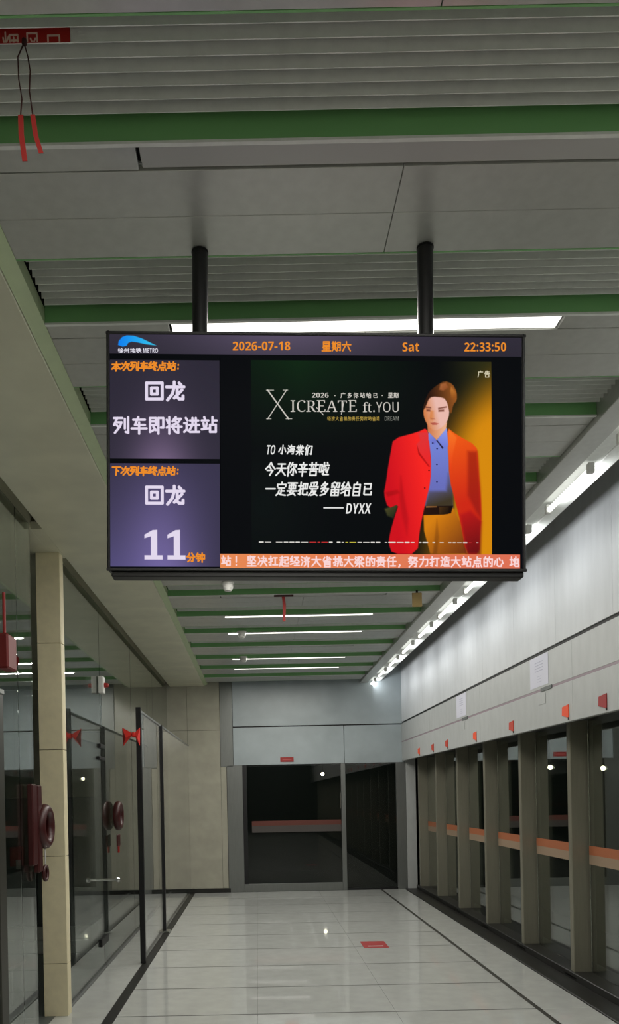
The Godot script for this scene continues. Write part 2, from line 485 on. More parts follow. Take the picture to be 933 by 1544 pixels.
	while x < 722.0:
		var step := rng.randf_range(5.0, 13.0)
		var tint := rgb(225, 220, 214)
		if rng.randf() < 0.12: tint = rgb(205, 50, 50)
		if absf(x - 520.0) < 5.0: tint = rgb(214, 200, 70)
		seg(map_at.call(x, 815.5), map_at.call(x + step - 3.0, 815.5), rng.randf_range(1.0, 2.2), tint)
		x += step + (5.0 if rng.randf() < 0.3 else 0.0)
	# running line
	fill(331, 781, 833.5, 854, func(u, _v): return rgb(232, 138, 84).lerp(rgb(222, 112, 86), u))
	var rose := rgb(250, 214, 216)
	chars("站！", 333, 836, 14.5, 16, 15, 2.3, rose)
	chars("坚决扛起经济大省挑大梁的责任，努力打造大站点的心", 371, 836, 14.5, 16, 16.1, 2.3, rose)
	glyph("地", 765.0, 836, 14.5, 16, 2.3, rose)
	return ImageTexture.create_from_image(img)

func person_in_advertisement() -> void:
	var z := func(a: Array) -> Array:
		var out := []
		for i in range(0, a.size(), 2):
			out.append(Vector2(560.0 + a[i] / 4.91, 550.0 + a[i + 1] / 4.91))
		return out
	var v := func(x: float, y: float) -> Vector2: return Vector2(560.0 + x / 4.91, 550.0 + y / 4.91)
	# trousers, shirt, belt
	patch(z.call([370, 1080, 590, 1050, 640, 1150, 690, 1385, 420, 1385, 375, 1220]), rgb(214, 128, 18), rgb(120, 58, 20), v.call(430, 1150), v.call(660, 1360), 1.2)
	patch(z.call([440, 1385, 455, 1250, 470, 1130, 485, 1260, 470, 1385]), rgb(150, 82, 14), rgb(110, 60, 16), v.call(460, 1150), v.call(460, 1380), 2.0, 0.6)
	patch(z.call([400, 500, 470, 560, 545, 470, 560, 600, 560, 780, 585, 930, 590, 1050, 375, 1050, 415, 880, 425, 680]), rgb(116, 132, 214), rgb(104, 110, 186), v.call(470, 560), v.call(470, 900), 1.0)
	patch(z.call([380, 1050, 410, 930, 540, 930, 555, 800, 595, 940, 595, 1050]), rgb(86, 84, 118), rgb(60, 50, 26), v.call(450, 910), v.call(490, 1020), 3.5, 0.92)
	patch(z.call([366, 1040, 590, 1036, 575, 1090, 520, 1100, 366, 1105]), rgb(42, 22, 14), rgb(24, 14, 10), v.call(370, 1060), v.call(580, 1060), 0.9)
	patch(z.call([485, 1045, 560, 1042, 555, 1095, 488, 1098]), rgb(70, 46, 22), rgb(30, 20, 12), v.call(485, 1050), v.call(555, 1090), 0.8)
	patch(z.call([390, 1040, 470, 1038, 470, 1048, 390, 1050]), rgb(170, 112, 60), rgb(120, 80, 40), v.call(390, 1045), v.call(470, 1045), 0.8)
	# hand in the pocket and the jacket
	patch(z.call([85, 1060, 190, 1020, 150, 1130, 105, 1110]), rgb(74, 72, 38), rgb(40, 44, 26), v.call(90, 1060), v.call(140, 1120), 2.0)
	patch(z.call([400, 468, 330, 500, 150, 548, 132, 640, 110, 760, 95, 870, 78, 950, 110, 1058, 190, 1024, 160, 1110, 125, 1230, 112, 1310, 140, 1388, 325, 1388, 345, 1200, 380, 1040, 425, 860, 428, 700, 412, 560]), rgb(206, 18, 30), rgb(246, 38, 34), v.call(110, 800), v.call(360, 760), 1.2)
	patch(z.call([205, 820, 230, 980, 260, 1130, 250, 1250, 215, 1120, 195, 980]), rgb(168, 14, 20), rgb(180, 16, 26), v.call(205, 820), v.call(240, 1200), 3.0, 0.6)
	patch(z.call([90, 940, 180, 920, 200, 945, 110, 970]), rgb(150, 12, 18), rgb(170, 16, 20), v.call(90, 950), v.call(190, 940), 2.0, 0.6)
	patch(z.call([330, 505, 350, 560, 320, 590, 345, 650, 420, 745, 425, 700, 408, 500]), rgb(216, 56, 60), rgb(230, 40, 44), v.call(330, 540), v.call(420, 700), 1.4, 0.8)
	patch(z.call([325, 595, 345, 650, 420, 750, 410, 752, 335, 660]), rgb(140, 10, 16), rgb(160, 12, 18), v.call(325, 600), v.call(415, 750), 1.0, 0.7)
	patch(z.call([545, 465, 620, 520, 765, 600, 778, 680, 785, 850, 795, 960, 800, 1130, 790, 1230, 785, 1388, 685, 1388, 645, 1150, 605, 1000, 565, 850, 555, 640]), rgb(240, 92, 22), rgb(206, 42, 22), v.call(560, 520), v.call(720, 1000), 1.2)
	patch(z.call([700, 640, 770, 640, 790, 900, 798, 1130, 760, 1080, 700, 960]), rgb(156, 34, 14), rgb(150, 26, 22), v.call(700, 640), v.call(780, 1100), 4.0, 0.75)
	patch(z.call([640, 1100, 720, 1070, 800, 1150, 790, 1388, 690, 1388]), rgb(180, 24, 26), rgb(86, 12, 20), v.call(650, 1100), v.call(780, 1380), 4.0, 0.85)
	patch(z.call([560, 480, 620, 540, 590, 660, 575, 800, 556, 640]), rgb(250, 128, 44), rgb(236, 66, 24), v.call(565, 500), v.call(580, 760), 2.0, 0.7)
	# neck and face
	patch(z.call([400, 430, 548, 430, 540, 480, 470, 560, 405, 500]), rgb(206, 120, 74), rgb(234, 176, 140), v.call(410, 470), v.call(520, 480), 1.0)
	patch(z.call([372, 335, 385, 280, 430, 232, 520, 235, 560, 300, 566, 370, 545, 432, 505, 470, 462, 492, 424, 474, 392, 430, 375, 385]), rgb(212, 128, 76), rgb(232, 184, 172), v.call(385, 380), v.call(480, 360), 1.0)
	patch(z.call([425, 340, 450, 345, 455, 400, 440, 420, 420, 400]), rgb(214, 124, 58), rgb(220, 150, 110), v.call(425, 380), v.call(455, 380), 1.6, 0.8)
	# hair
	patch(z.call([366, 350, 385, 270, 415, 205, 470, 160, 530, 125, 590, 148, 622, 210, 622, 270, 594, 300, 580, 372, 562, 340, 548, 275, 520, 248, 440, 240, 412, 258, 392, 310]), rgb(46, 24, 14), rgb(150, 86, 34), v.call(420, 240), v.call(610, 220), 1.2)
	patch(z.call([500, 150, 540, 140, 560, 175, 520, 200, 490, 190]), rgb(196, 118, 70), rgb(150, 80, 40), v.call(500, 150), v.call(550, 190), 2.0, 0.75)
	patch(z.call([580, 170, 612, 210, 610, 260, 580, 250, 572, 200]), rgb(206, 130, 54), rgb(150, 84, 30), v.call(590, 180), v.call(600, 250), 2.0, 0.8)
	# brows, eyes, nose, mouth
	for e in [[386, 318, 430, 322, 1.1], [482, 328, 545, 316, 1.1], [396, 340, 424, 342, 1.5], [484, 344, 526, 342, 1.5]]:
		var p: Vector2 = v.call(e[0], e[1])
		var q: Vector2 = v.call(e[2], e[3])
		patch([p + Vector2(0, -e[4]), q + Vector2(0, -e[4]), q + Vector2(0, e[4]), p + Vector2(0, e[4])], rgb(110, 58, 44), rgb(118, 66, 54), p, q, 1.0, 0.8)
	patch(z.call([424, 396, 455, 400, 460, 408, 425, 406]), rgb(170, 96, 64), rgb(180, 106, 84), v.call(424, 400), v.call(460, 404), 0.9, 0.6)
	patch(z.call([424, 434, 455, 430, 486, 438, 470, 448, 440, 448]), rgb(164, 70, 54), rgb(186, 92, 84), v.call(424, 440), v.call(486, 440), 0.9, 0.85)
	# collar and buttons
	patch(z.call([412, 500, 470, 560, 455, 590, 410, 560]), rgb(132, 142, 224), rgb(104, 112, 200), v.call(412, 500), v.call(450, 590), 0.9)
	patch(z.call([545, 470, 556, 600, 515, 620, 470, 560]), rgb(140, 156, 236), rgb(112, 124, 214), v.call(545, 480), v.call(520, 610), 0.9)
	patch(z.call([466, 560, 476, 560, 522, 615, 512, 622]), rgb(34, 30, 60), rgb(40, 36, 70), v.call(470, 560), v.call(520, 618), 0.7)
	for b in [[440, 580], [470, 735], [470, 862], [472, 620]]:
		seg(map_at.call(v.call(b[0], b[1]).x, v.call(b[0], b[1]).y), map_at.call(v.call(b[0] + 2.0, b[1]).x, v.call(b[0], b[1]).y), 2.2, rgb(44, 44, 92))
	for b in [[380, 908], [412, 778]]:
		seg(map_at.call(v.call(b[0], b[1]).x, v.call(b[0], b[1]).y), map_at.call(v.call(b[0] + 2.0, b[1]).x, v.call(b[0], b[1]).y), 2.0, rgb(70, 14, 14))

func sign_picture() -> ImageTexture:
	# red label on a slat: the lower part of the four characters is folded away under the slat's edge
	var w := 640
	var h := 104
	img = Image.create(w, h, false, Image.FORMAT_RGB8)
	img.fill(rgb(172, 34, 26))
	px_scale = 1.0
	map_at = func(x: float, y: float) -> Vector2: return Vector2(x, y)
	chars("排烟风口", 40, 48, 110, 130, 146, 11, rgb(226, 200, 184))
	return ImageTexture.create_from_image(img)

func notice_picture() -> ImageTexture:
	var w := 240
	var h := 300
	img = Image.create(w, h, false, Image.FORMAT_RGB8)
	img.fill(rgb(206, 206, 218))
	px_scale = 1.0
	map_at = func(x: float, y: float) -> Vector2: return Vector2(x, y)
	for row in 4:
		for col in 4:
			seg(Vector2(70 + col * 28, 60 + row * 28), Vector2(86 + col * 28, 60 + row * 28), 5, rgb(176, 176, 194))
	for row in 3:
		seg(Vector2(100, 200 + row * 26), Vector2(150, 200 + row * 26), 3, rgb(184, 184, 200))
	return ImageTexture.create_from_image(img)

func picture_quad(w: float, h: float) -> Mesh:
	var m := QuadMesh.new()
	m.size = Vector2(w, h)
	return m

# ------------------------------------------------------------------ scene
func _ready() -> void:
	# camera: level with a slight roll; the lens is shifted so that the vanishing point falls at (388, 1199)
	var cam := Camera3D.new()
	cam.name = "camera"
	add_child(cam)
	var turn := Basis(Vector3.BACK, -0.020)
	cam.transform = Transform3D(turn, Vector3(0, EYE, 0))
	cam.near = 0.05
	cam.far = 100.0
	cam.projection = Camera3D.PROJECTION_FRUSTUM
	cam.keep_aspect = Camera3D.KEEP_HEIGHT
	cam.size = cam.near * 1544.0 / F
	var d := turn.inverse() * Vector3.FORWARD
	cam.frustum_offset = Vector2((466.5 - 388.0) / F + d.x / -d.z, (1199.0 - 772.0) / F + d.y / -d.z) * cam.near
	cam.current = true

	var env := Environment.new()
	env.background_mode = Environment.BG_COLOR
	env.background_color = Color(0, 0, 0)
	env.tonemap_mode = Environment.TONE_MAPPER_LINEAR
	env.tonemap_exposure = 1.0
	env.sdfgi_enabled = true
	env.ssao_enabled = true
	env.ssil_enabled = true
	var we := WorldEnvironment.new()
	we.name = "world_environment"
	we.environment = env
	add_child(we)

	materials()
	floor_and_ground()
	ceiling_modules()
	left_side()
	right_side()
	end_wall()
	behind_and_tunnel()
	ceiling_lamps()
	trough_lamps()
	information_display()
	ceiling_small_things()
	left_small_things()
	right_small_things()

func materials() -> void:
	var fine := noise_tex(0.02, 0.95, 1.0, 3)
	var soft := noise_tex(0.006, 0.92, 1.0, 9)
	mat("ceiling_panel", Color(0.745, 0.75, 0.73), 0.3, 0.25, fine, Vector3(1.5, 1.5, 1.5))
	mat("slat", Color(0.90, 0.91, 0.89), 0.45, 0.0, fine, Vector3(2, 2, 2))
	mat("green", Color(0.50, 0.72, 0.47), 0.45)
	mat("strip_green", Color(0.74, 0.80, 0.64), 0.4, 0.1, fine, Vector3.ONE)
	mat("soffit", Color(0.90, 0.895, 0.80), 0.4, 0.1, soft, Vector3(0.6, 0.6, 0.6))
	mat("dark", Color(0.05, 0.05, 0.05), 0.6)
	mat("plenum", Color(0.12, 0.12, 0.12), 0.9)
	mat("black_metal", Color(0.055, 0.055, 0.065), 0.4)
	mat("white_wall", Color(0.79, 0.80, 0.805), 0.5, 0.0, fine, Vector3(0.8, 0.15, 0.8))
	mat("header", Color(0.70, 0.71, 0.705), 0.45, 0.0, fine, Vector3(0.8, 0.3, 0.8))
	mat("stripe_line", Color(0.56, 0.50, 0.53), 0.5)
	mat("end_panel", Color(0.66, 0.70, 0.715), 0.35, 0.0, soft, Vector3(0.5, 0.5, 0.5))
	mat("beige", Color(0.69, 0.68, 0.62), 0.12, 0.0, soft, Vector3(0.8, 0.8, 0.8))
	mat("column_tile", Color(0.92, 0.88, 0.74), 0.5, 0.0, fine, Vector3(1, 1, 1))
	mat("grout", Color(0.42, 0.36, 0.28), 0.8)
	mat("tile", Color(0.76, 0.77, 0.755), 0.035, 0.0, fine, Vector3(0.5, 0.5, 0.5), 0.75)
	mat("tile_joint", Color(0.28, 0.28, 0.27), 0.7)
	mat("floor_groove", Color(0.22, 0.22, 0.20), 0.5)
	mat("steel", Color(0.55, 0.54, 0.48), 0.4, 0.4, fine, Vector3(4, 0.3, 4))
	mat("end_steel", Color(0.52, 0.53, 0.52), 0.35, 0.6, fine, Vector3(4, 0.3, 4))
	mat("dark_stile", Color(0.24, 0.24, 0.21), 0.4, 0.3)
	mat("kerb", Color(0.13, 0.13, 0.12), 0.4, 0.1)
	mat("chrome", Color(0.85, 0.85, 0.84), 0.12, 0.95)
	mat("red", Color(0.60, 0.10, 0.08), 0.5)
	mat("dark_red", Color(0.24, 0.05, 0.05), 0.4)
	mat("alarm_red", Color(0.44, 0.08, 0.07), 0.5)
	mat("ribbon", Color(0.62, 0.14, 0.12), 0.6)
	mat("string", Color(0.22, 0.08, 0.07), 0.8)
	mat("orange_tag", Color(0.92, 0.32, 0.16), 0.6)
	mat("red_tag", Color(0.60, 0.16, 0.16), 0.6)
	mat("stripe_orange", Color(0.64, 0.38, 0.25), 0.5)
	mat("stripe_pale", Color(0.58, 0.50, 0.42), 0.5)
	mat("white_plastic", Color(0.82, 0.82, 0.80), 0.4)
	mat("beige_plate", Color(0.66, 0.56, 0.36), 0.5)
	mat("blue", Color(0.16, 0.34, 0.60), 0.4)
	mat("tunnel", Color(0.10, 0.10, 0.10), 0.9)
	mat("cabinet", Color(0.36, 0.38, 0.37), 0.5)
	mat("diffuser_off", Color(0.70, 0.70, 0.69), 0.35)
	mat("lamp_frame", Color(0.70, 0.70, 0.68), 0.4)
	var g := mat("glass", Color(0.5, 0.6, 0.55, 0.01), 0.0)
	g.transparency = BaseMaterial3D.TRANSPARENCY_ALPHA
	var gc := mat("coated_glass", Color(0.94, 0.97, 0.95, 0.0), 0.0)
	gc.transparency = BaseMaterial3D.TRANSPARENCY_ALPHA
	gc.refraction_enabled = true
	gc.refraction_scale = 0.09
	glow("diffuser", Color(1.0, 0.99, 0.96), 2.6)
	glow("tube", Color(1.0, 1.0, 0.98), 2.2)
	glow("bulb", Color(1.0, 0.98, 0.85), 6.0)

# ---------------------------------------------------------------- floor
func floor_and_ground() -> void:
	var f := setting("floor", Vector3.ZERO, "glossy pale tiled platform floor", "floor")
	slab("floor_base", -5.0, XR, -0.20, -0.012, -9.0, END, M.tile_joint, f)
	var xs := [-1.06, -0.03, 0.98, 2.005]
	for i in xs.size() - 1:
		slab("floor_tile", xs[i] + 0.0007, xs[i + 1] - 0.0007, -0.012, 0.0, -9.0, 4.05 - 0.002, M.tile, f)
		for k in 11:
			var d0 := 4.05 + 0.8 * k
			slab("floor_tile", xs[i] + 0.0007, xs[i + 1] - 0.0007, -0.012, 0.0, d0 + 0.009, minf(END, d0 + 0.8) - 0.009, M.tile, f)
	for k in 11:
		slab("joint_strip", xs[0], xs[-1], -0.012, -0.0008, 4.05 + 0.8 * k - 0.009, 4.05 + 0.8 * k + 0.009, M.tile_joint, f)
	slab("floor_groove", 2.005, 2.045, -0.012, -0.003, -9.0, END, M.floor_groove, f)
	for k in 11:
		var d0 := 4.05 + 0.8 * k
		slab("border_tile", 2.045, XR, -0.012, 0.0, d0 + 0.001, minf(END, d0 + 0.8) - 0.001, M.tile, f, 0.001)
	slab("border_tile", 2.045, XR, -0.012, 0.0, -9.0, 4.048, M.tile, f)
	# black channel along the left, the strip behind it and the floor of the stair hall
	slab("black_channel", -1.14, -1.062, -0.012, 0.006, -9.0, END, M.kerb, f, 0.003)
	for k in 11:
		var d0 := 4.05 + 0.8 * k
		slab("side_tile", XL - 0.05, -1.142, -0.012, 0.0, d0 + 0.0015, minf(END, d0 + 0.8) - 0.0015, M.tile, f, 0.001)
	slab("side_tile", XL - 0.05, -1.142, -0.012, 0.0, -9.0, 4.048, M.tile, f)
	slab("hall_floor", -5.0, XL - 0.053, -0.012, 0.0, -9.0, END, M.cabinet, f)

# ---------------------------------------------------------------- ceiling
func ceiling_modules() -> void:
	var c := setting("ceiling", Vector3.ZERO, "slatted ceiling of grey metal panels with green edges", "ceiling")
	slab("roof_slab", -5.0, 7.5, 4.02, 4.2, -9.0, 24.5, M.plenum, c)
	var xa := -0.79
	var xb := 1.72
	for k in range(-12, 14):
		var s := S0 + PITCH * k
		var e := minf(s + PITCH, END)
		if s > END - 0.05: break
		# recess [s, s + .355] with upright blades
		if s + 0.36 < END:
			for j in 9:
				var db := s + 0.030 + 0.0405 * j
				if db < s + 0.345:
					part("slat", cham(Vector3(xb - xa - 0.016, 0.066, 0.003), 0.0), M.slat, c, Vector3((xa + xb) / 2.0 + 0.004, CEIL + 0.078, -(db - 0.006)), Vector3(0.12, 0, 0))
			slab("green_edge", xa, xb, CEIL + 0.002, CEIL + 0.12, s + 0.355, s + 0.362, M.green, c)
			slab("edge_angle", xa, xb, CEIL - 0.004, CEIL + 0.004, s + 0.353, s + 0.366, M.slat, c)
		slab("near_edge", xa, xb, CEIL, CEIL + 0.05, s - 0.006, s, M.green, c)
		# lamp strip: panel pieces to both sides of the fitting
		if s + 0.455 < END:
			slab("strip_panel", xa, -0.312, CEIL, CEIL + 0.02, s + 0.366, s + 0.452, M.ceiling_panel, c, 0.002)
			slab("strip_panel", 1.242, xb, CEIL, CEIL + 0.02, s + 0.366, s + 0.452, M.ceiling_panel, c, 0.002)
			slab("panel_backing", xa, xb, CEIL + 0.0205, CEIL + 0.026, s + 0.45, e - 0.007, M.ceiling_panel, c)
			# wide panels in two rows
			var mid := (s + 0.456 + e - 0.006) / 2.0
			for row in [[s + 0.456, mid - 0.001], [mid + 0.001, e - 0.007]]:
				if row[1] - row[0] > 0.01:
					for col in [[xa, 0.469], [0.471, xb]]:
						slab("panel", col[0], col[1], CEIL, CEIL + 0.02, row[0], row[1], M.ceiling_panel, c, 0.0012)
	# left soffit: green-grey edge strip, broad soffit with two dark slots over the glass
	var sf := setting("trim_1", Vector3.ZERO, "pale soffit with dark slots above the glass partition", "soffit")
	var st := SurfaceTool.new()
	st.begin(Mesh.PRIMITIVE_TRIANGLES)
	quad(st, Vector3(-0.79, CEIL + 0.06, 9), Vector3(-0.79, CEIL + 0.06, -END), Vector3(-0.79, CEIL - 0.002, -END), Vector3(-0.79, CEIL - 0.002, 9), Vector3.RIGHT)
	quad(st, Vector3(-0.79, CEIL - 0.002, 9), Vector3(-0.79, CEIL - 0.002, -END), Vector3(-0.845, CEIL - 0.022, -END), Vector3(-0.845, CEIL - 0.022, 9), Vector3(0.34, -0.94, 0).normalized())
	part("edge_strip", st.commit(), M.strip_green, sf)
	slab("soffit_panel", -1.412, -0.847, CEIL - 0.03, CEIL + 0.02, -9.0, END, M.soffit, sf, 0.002)
	slab("soffit_panel", -5.0, -1.49, CEIL - 0.03, CEIL + 0.02, -9.0, END, M.soffit, sf, 0.002)
	slab("soffit_bridge", -1.49, -1.412, CEIL - 0.03, CEIL + 0.02, 5.2, 5.85, M.soffit, sf)
	# the slots are open gaps between tall upstands, up to the roof slab
	slab("slot_side", -1.53, -1.49, CEIL + 0.02, 4.0, -9.0, END, M.soffit, sf)
	slab("slot_side", -1.412, -1.372, CEIL + 0.02, 4.0, -9.0, END, M.soffit, sf)

func ceiling_lamps() -> void:
	var lit := [1, 3, 5, 7, 8, 10, 11, -1, -3, -5, -7, -9]
	for k in range(-11, 13):
		var s := S0 + PITCH * k
		var on: bool = k in lit
		var label := "long glowing white linear ceiling light between grey panels" if on else "unlit grey linear ceiling light beside a green edge"
		label = ("long glowing white" if on else "unlit grey") + " linear ceiling light, " + ordinal(13 - k) + " from the end wall"
		if k == 7: label = "glowing linear ceiling light crossed by the hanging dark red ribbon"
		if k == 8: label = "glowing linear ceiling light partly hidden by a smoke detector"
		if k == 1: label = "long glowing linear ceiling light just above the hanging display"
		if k == 0: label = "unlit grey linear ceiling light with dark end gap near red ribbons"
		var t := thing("ceiling_light", Vector3(0.465, CEIL, -(s + 0.409)), label, "ceiling light", ("lit linear ceiling lights" if on else "unlit linear ceiling lights") if k != 0 and k != 1 else "")
		slab("housing", -0.302, 1.232, CEIL + 0.008, CEIL + 0.06, s + 0.369, s + 0.449, M.lamp_frame, t)
		slab("diffuser", -0.300, 1.230, CEIL + 0.002, CEIL + 0.007, s + 0.372, s + 0.446, M.diffuser if on else M.diffuser_off, t, 0.001)
		if on:
			area(Vector3(0.465, CEIL - 0.004, -(s + 0.409)), Vector3.DOWN, Vector3.RIGHT, Vector2(1.5, 0.07), 2.3, Color(1.0, 0.985, 0.95), t)

# ---------------------------------------------------------------- left side
func left_side() -> void:
	# full-height glass partition in two runs; the opening between them shows the tiled column
	var n := 1
	for run in [[0.6, 2.7], [2.71, 4.79], [4.80, 5.10], [5.83, 7.3], [7.31, 9.1], [9.11, 11.0], [11.01, END - 0.01]]:
		var w := setting("window_%d" % n, Vector3(XL, 0, -(run[0] + run[1]) / 2.0), "clear frameless glass pane of the stair partition", "glass partition")
		slab("glass_pane", XL - 0.012, XL, 0.031, CEIL - 0.03, run[0], run[1], M.coated_glass, w)
		slab("added_reflection_pane", XL - 0.032, XL - 0.026, 0.031, CEIL - 0.03, run[0], run[1], M.glass, w)  # second pane added behind the glass to strengthen its reflections
		slab("bottom_channel", XL - 0.04, XL + 0.018, 0.0, 0.03, run[0], run[1], M.end_steel, w, 0.003)
		n += 1
	# dark steel stile of the near glass door
	var sd := setting("trim_4", Vector3(XL, 0, -4.34), "dark steel stile of the near glass door", "door frame")
	slab("stile", XL + 0.001, XL + 0.035, 0.0, 2.2, 4.28, 4.40, M.dark_stile, sd, 0.004)
	slab("stile_cap", XL + 0.001, XL + 0.04, 2.2, 2.23, 4.27, 4.41, M.end_steel, sd, 0.004)
	# solid wall nearer than the frame shows
	var wl := setting("wall_left", Vector3.ZERO, "beige wall of the stair hall", "wall")
	slab("near_wall", XL - 0.08, XL, 0.0, CEIL - 0.03, -9.0, 0.59, M.soffit, wl)
	slab("hall_wall", -5.15, -5.0, -0.2, 4.02, -9.0, END, M.beige, wl)
	# tiled column
	var col := setting("trim_2", Vector3(-1.48, 0, -5.6), "square beige tiled column beside the glass partition", "column")
	slab("column_core", -1.595, -1.432, 0.0, CEIL - 0.03, 5.712, 5.80, M.grout, col)
	for y in [[0.0, 0.385], [0.389, 1.178], [1.182, 1.963], [1.967, 2.75], [2.754, CEIL - 0.03]]:
		slab("column_tile", -1.60, -1.425, y[0], y[1], 5.70, 5.714, M.column_tile, col, 0.0015)
		slab("column_tile", -1.434, -1.424, y[0], y[1], 5.716, 5.80, M.column_tile, col, 0.0015)
	# low glass screen with two black posts standing in the black channel
	var g := thing("glass_screen", Vector3(-1.12, 0, -9.0), "low glass screen with two tall black posts in a black floor channel", "glass screen")
	slab("post", -1.155, -1.105, 0.006, 2.47, 7.43, 7.48, M.black_metal, g, 0.004)
	slab("post", -1.155, -1.105, 0.006, 2.45, 9.09, 9.14, M.black_metal, g, 0.004)
	slab("glass_pane", -1.136, -1.124, 0.03, 2.43, 7.50, 9.07, M.glass, g)
	slab("glass_pane", -1.136, -1.124, 0.03, 2.43, 9.16, END - 0.02, M.glass, g)
	slab("top_rail", -1.142, -1.118, 2.43, 2.45, 7.50, 9.07, M.end_steel, g)
	slab("top_rail", -1.142, -1.118, 2.43, 2.45, 9.16, END - 0.02, M.end_steel, g)
	slab("foot_block", -1.16, -1.06, 0.006, 0.03, 9.04, 9.19, M.chrome, g, 0.004)

func left_small_things() -> void:
	# door fittings on the glass edge
	var dh := thing("door_fitting", Vector3(XL, 0.8, -7.3), "chrome handle and dark patch fittings on glass door edge", "door handle")
	part("handle_bar", tube_mesh(0.012, 0.16), M.chrome, dh, Vector3(0.06, 0.03, 0.0), Vector3(0, 0, PI / 2))
	part("knob", lathe([Vector2(0, -0.02), Vector2(0.02, -0.016), Vector2(0.026, 0), Vector2(0.02, 0.016), Vector2(0, 0.02)]), M.chrome, dh, Vector3(0.14, 0.03, 0), Vector3(0, 0, PI / 2))
	slab("patch_fitting", XL - 0.02, XL + 0.02, 2.07, 2.11, 7.2, 7.42, M.black_metal, dh, 0.004)
	slab("patch_fitting", XL - 0.02, XL + 0.02, 1.96, 1.99, 7.15, 7.42, M.black_metal, dh, 0.004)
	slab("patch_fitting", XL - 0.02, XL + 0.02, 0.23, 0.30, 7.1, 7.42, M.black_metal, dh, 0.004)
	# dark red pulls: flat grips and rings
	for a in [[5.0, 1.42, 0.15, "dark red grip with large hanging ring on glass beside the column"], [7.72, 1.42, 0.15, "dark red ring with small tag on glass behind the column"]]:
		var t := thing("ring_pull", Vector3(XL + 0.03, a[1], -a[0]), a[3], "door pull")
		var tor := TorusMesh.new()
		tor.inner_radius = 0.075
		tor.outer_radius = a[2]
		tor.rings = 32
		tor.ring_segments = 12
		part("ring", tor, M.dark_red, t, Vector3(0.02, 0, -0.16), Vector3(0, 0, PI / 2))
		if a[0] < 6.0:
			part("grip", cham(Vector3(0.04, 0.52, 0.10), 0.008), M.dark_red, t, Vector3(0, 0.02, 0.06))
			part("grip", cham(Vector3(0.04, 0.57, 0.09), 0.008), M.dark_red, t, Vector3(0.002, -0.01, -0.05))
			var small := TorusMesh.new()
			small.inner_radius = 0.034
			small.outer_radius = 0.058
			small.rings = 24
			small.ring_segments = 10
			part("small_ring", small, M.dark_red, t, Vector3(0.02, -0.31, -0.15), Vector3(0, 0, PI / 2))
			part("hanger", tube_mesh(0.004, 0.12, 8), M.white_plastic, t, Vector3(0.02, -0.20, -0.15))
		else:
			part("tag", cham(Vector3(0.012, 0.12, 0.16), 0.004), M.dark_red, t, Vector3(0.02, -0.25, -0.14))
			part("tassel", cham(Vector3(0.012, 0.07, 0.06), 0.004), M.red, t, Vector3(0.02, -0.34, -0.14))
	# red alarm box high on the glass
	var al := thing("alarm_box", Vector3(XL + 0.04, 2.45, -4.46), "dark red alarm box with round horn high on the glass", "alarm box")
	part("body", cham(Vector3(0.07, 0.20, 0.16), 0.01), M.alarm_red, al)
	part("horn", lathe([Vector2(0.0, 0.05), Vector2(0.02, 0.045), Vector2(0.045, 0.0), Vector2(0.0, 0.0)]), M.alarm_red, al, Vector3(0.0, -0.03, -0.09), Vector3(-PI / 2, 0, 0))
	part("conduit", tube_mesh(0.009, 0.24, 10), M.red, al, Vector3(0, 0.22, 0.03))
	# small white box with a red lamp
	var eb := thing("emergency_lamp", Vector3(XL + 0.03, 2.66, -7.25), "small white wall box with a red lamp", "emergency lamp")
	part("body", cham(Vector3(0.05, 0.16, 0.10), 0.006), M.white_plastic, eb)
	part("lamp", lathe([Vector2(0, 0.045), Vector2(0.018, 0.036), Vector2(0.024, 0.0), Vector2(0, 0)]), M.red, eb, Vector3(0.025, 0.0, -0.01), Vector3(0, 0, -PI / 2))
	# red bow tied to the first post
	var bow := thing("ribbon_bow", Vector3(-1.17, 2.2, -7.4), "bright red ribbon bow tied near the top of black post", "ribbon")
	for s in [-1.0, 1.0]:
		var st := SurfaceTool.new()
		st.begin(Mesh.PRIMITIVE_TRIANGLES)
		var root := Vector3(0, 0.01, 0.02)
		var a1 := Vector3(s * 0.085 - 0.02, 0.07, 0.03)
		var a2 := Vector3(s * 0.08 - 0.02, -0.11, 0.03)
		var a3 := Vector3(s * 0.055 - 0.01, -0.03, 0.08)
		tri(st, root, a1, a3, Vector3(0, 0.5, 1).normalized())
		tri(st, root, a3, a2, Vector3(0, -0.5, 1).normalized())
		tri(st, root, a1, a2, Vector3(0, 0, -1))
		tri(st, a1, a2, a3, Vector3(s, 0, 0.4).normalized())
		part("loop", st.commit(), M.red_bright if M.has("red_bright") else mat("red_bright", Color(0.82, 0.16, 0.12), 0.5), bow)
	part("knot", cham(Vector3(0.04, 0.05, 0.04), 0.012), M.red_bright, bow, Vector3(0, 0, 0.03))
	# stair hall behind the glass: grey cabinet with red boxes, steel hand rail
	var cab := thing("metal_cabinet", Vector3(-2.3, 0, -8.3), "grey metal cabinet on a pale plinth behind the glass", "cabinet")
	slab("body", -2.85, -1.75, 0.28, 1.62, 8.03, 8.5, M.cabinet, cab, 0.006)
	slab("door", -2.845, -2.306, 0.30, 1.60, 8.0, 8.028, M.cabinet, cab, 0.004)
	slab("door", -2.294, -1.755, 0.30, 1.60, 8.0, 8.028, M.cabinet, cab, 0.004)
	slab("plinth", -2.85, -1.75, 0.0, 0.128, 8.02, 8.5, M.white_plastic, cab, 0.003)
	slab("plinth", -2.85, -1.75, 0.146, 0.278, 8.02, 8.5, M.white_plastic, cab, 0.003)
	slab("plinth_core", -2.84, -1.76, 0.128, 0.146, 8.06, 8.5, M.white_plastic, cab)
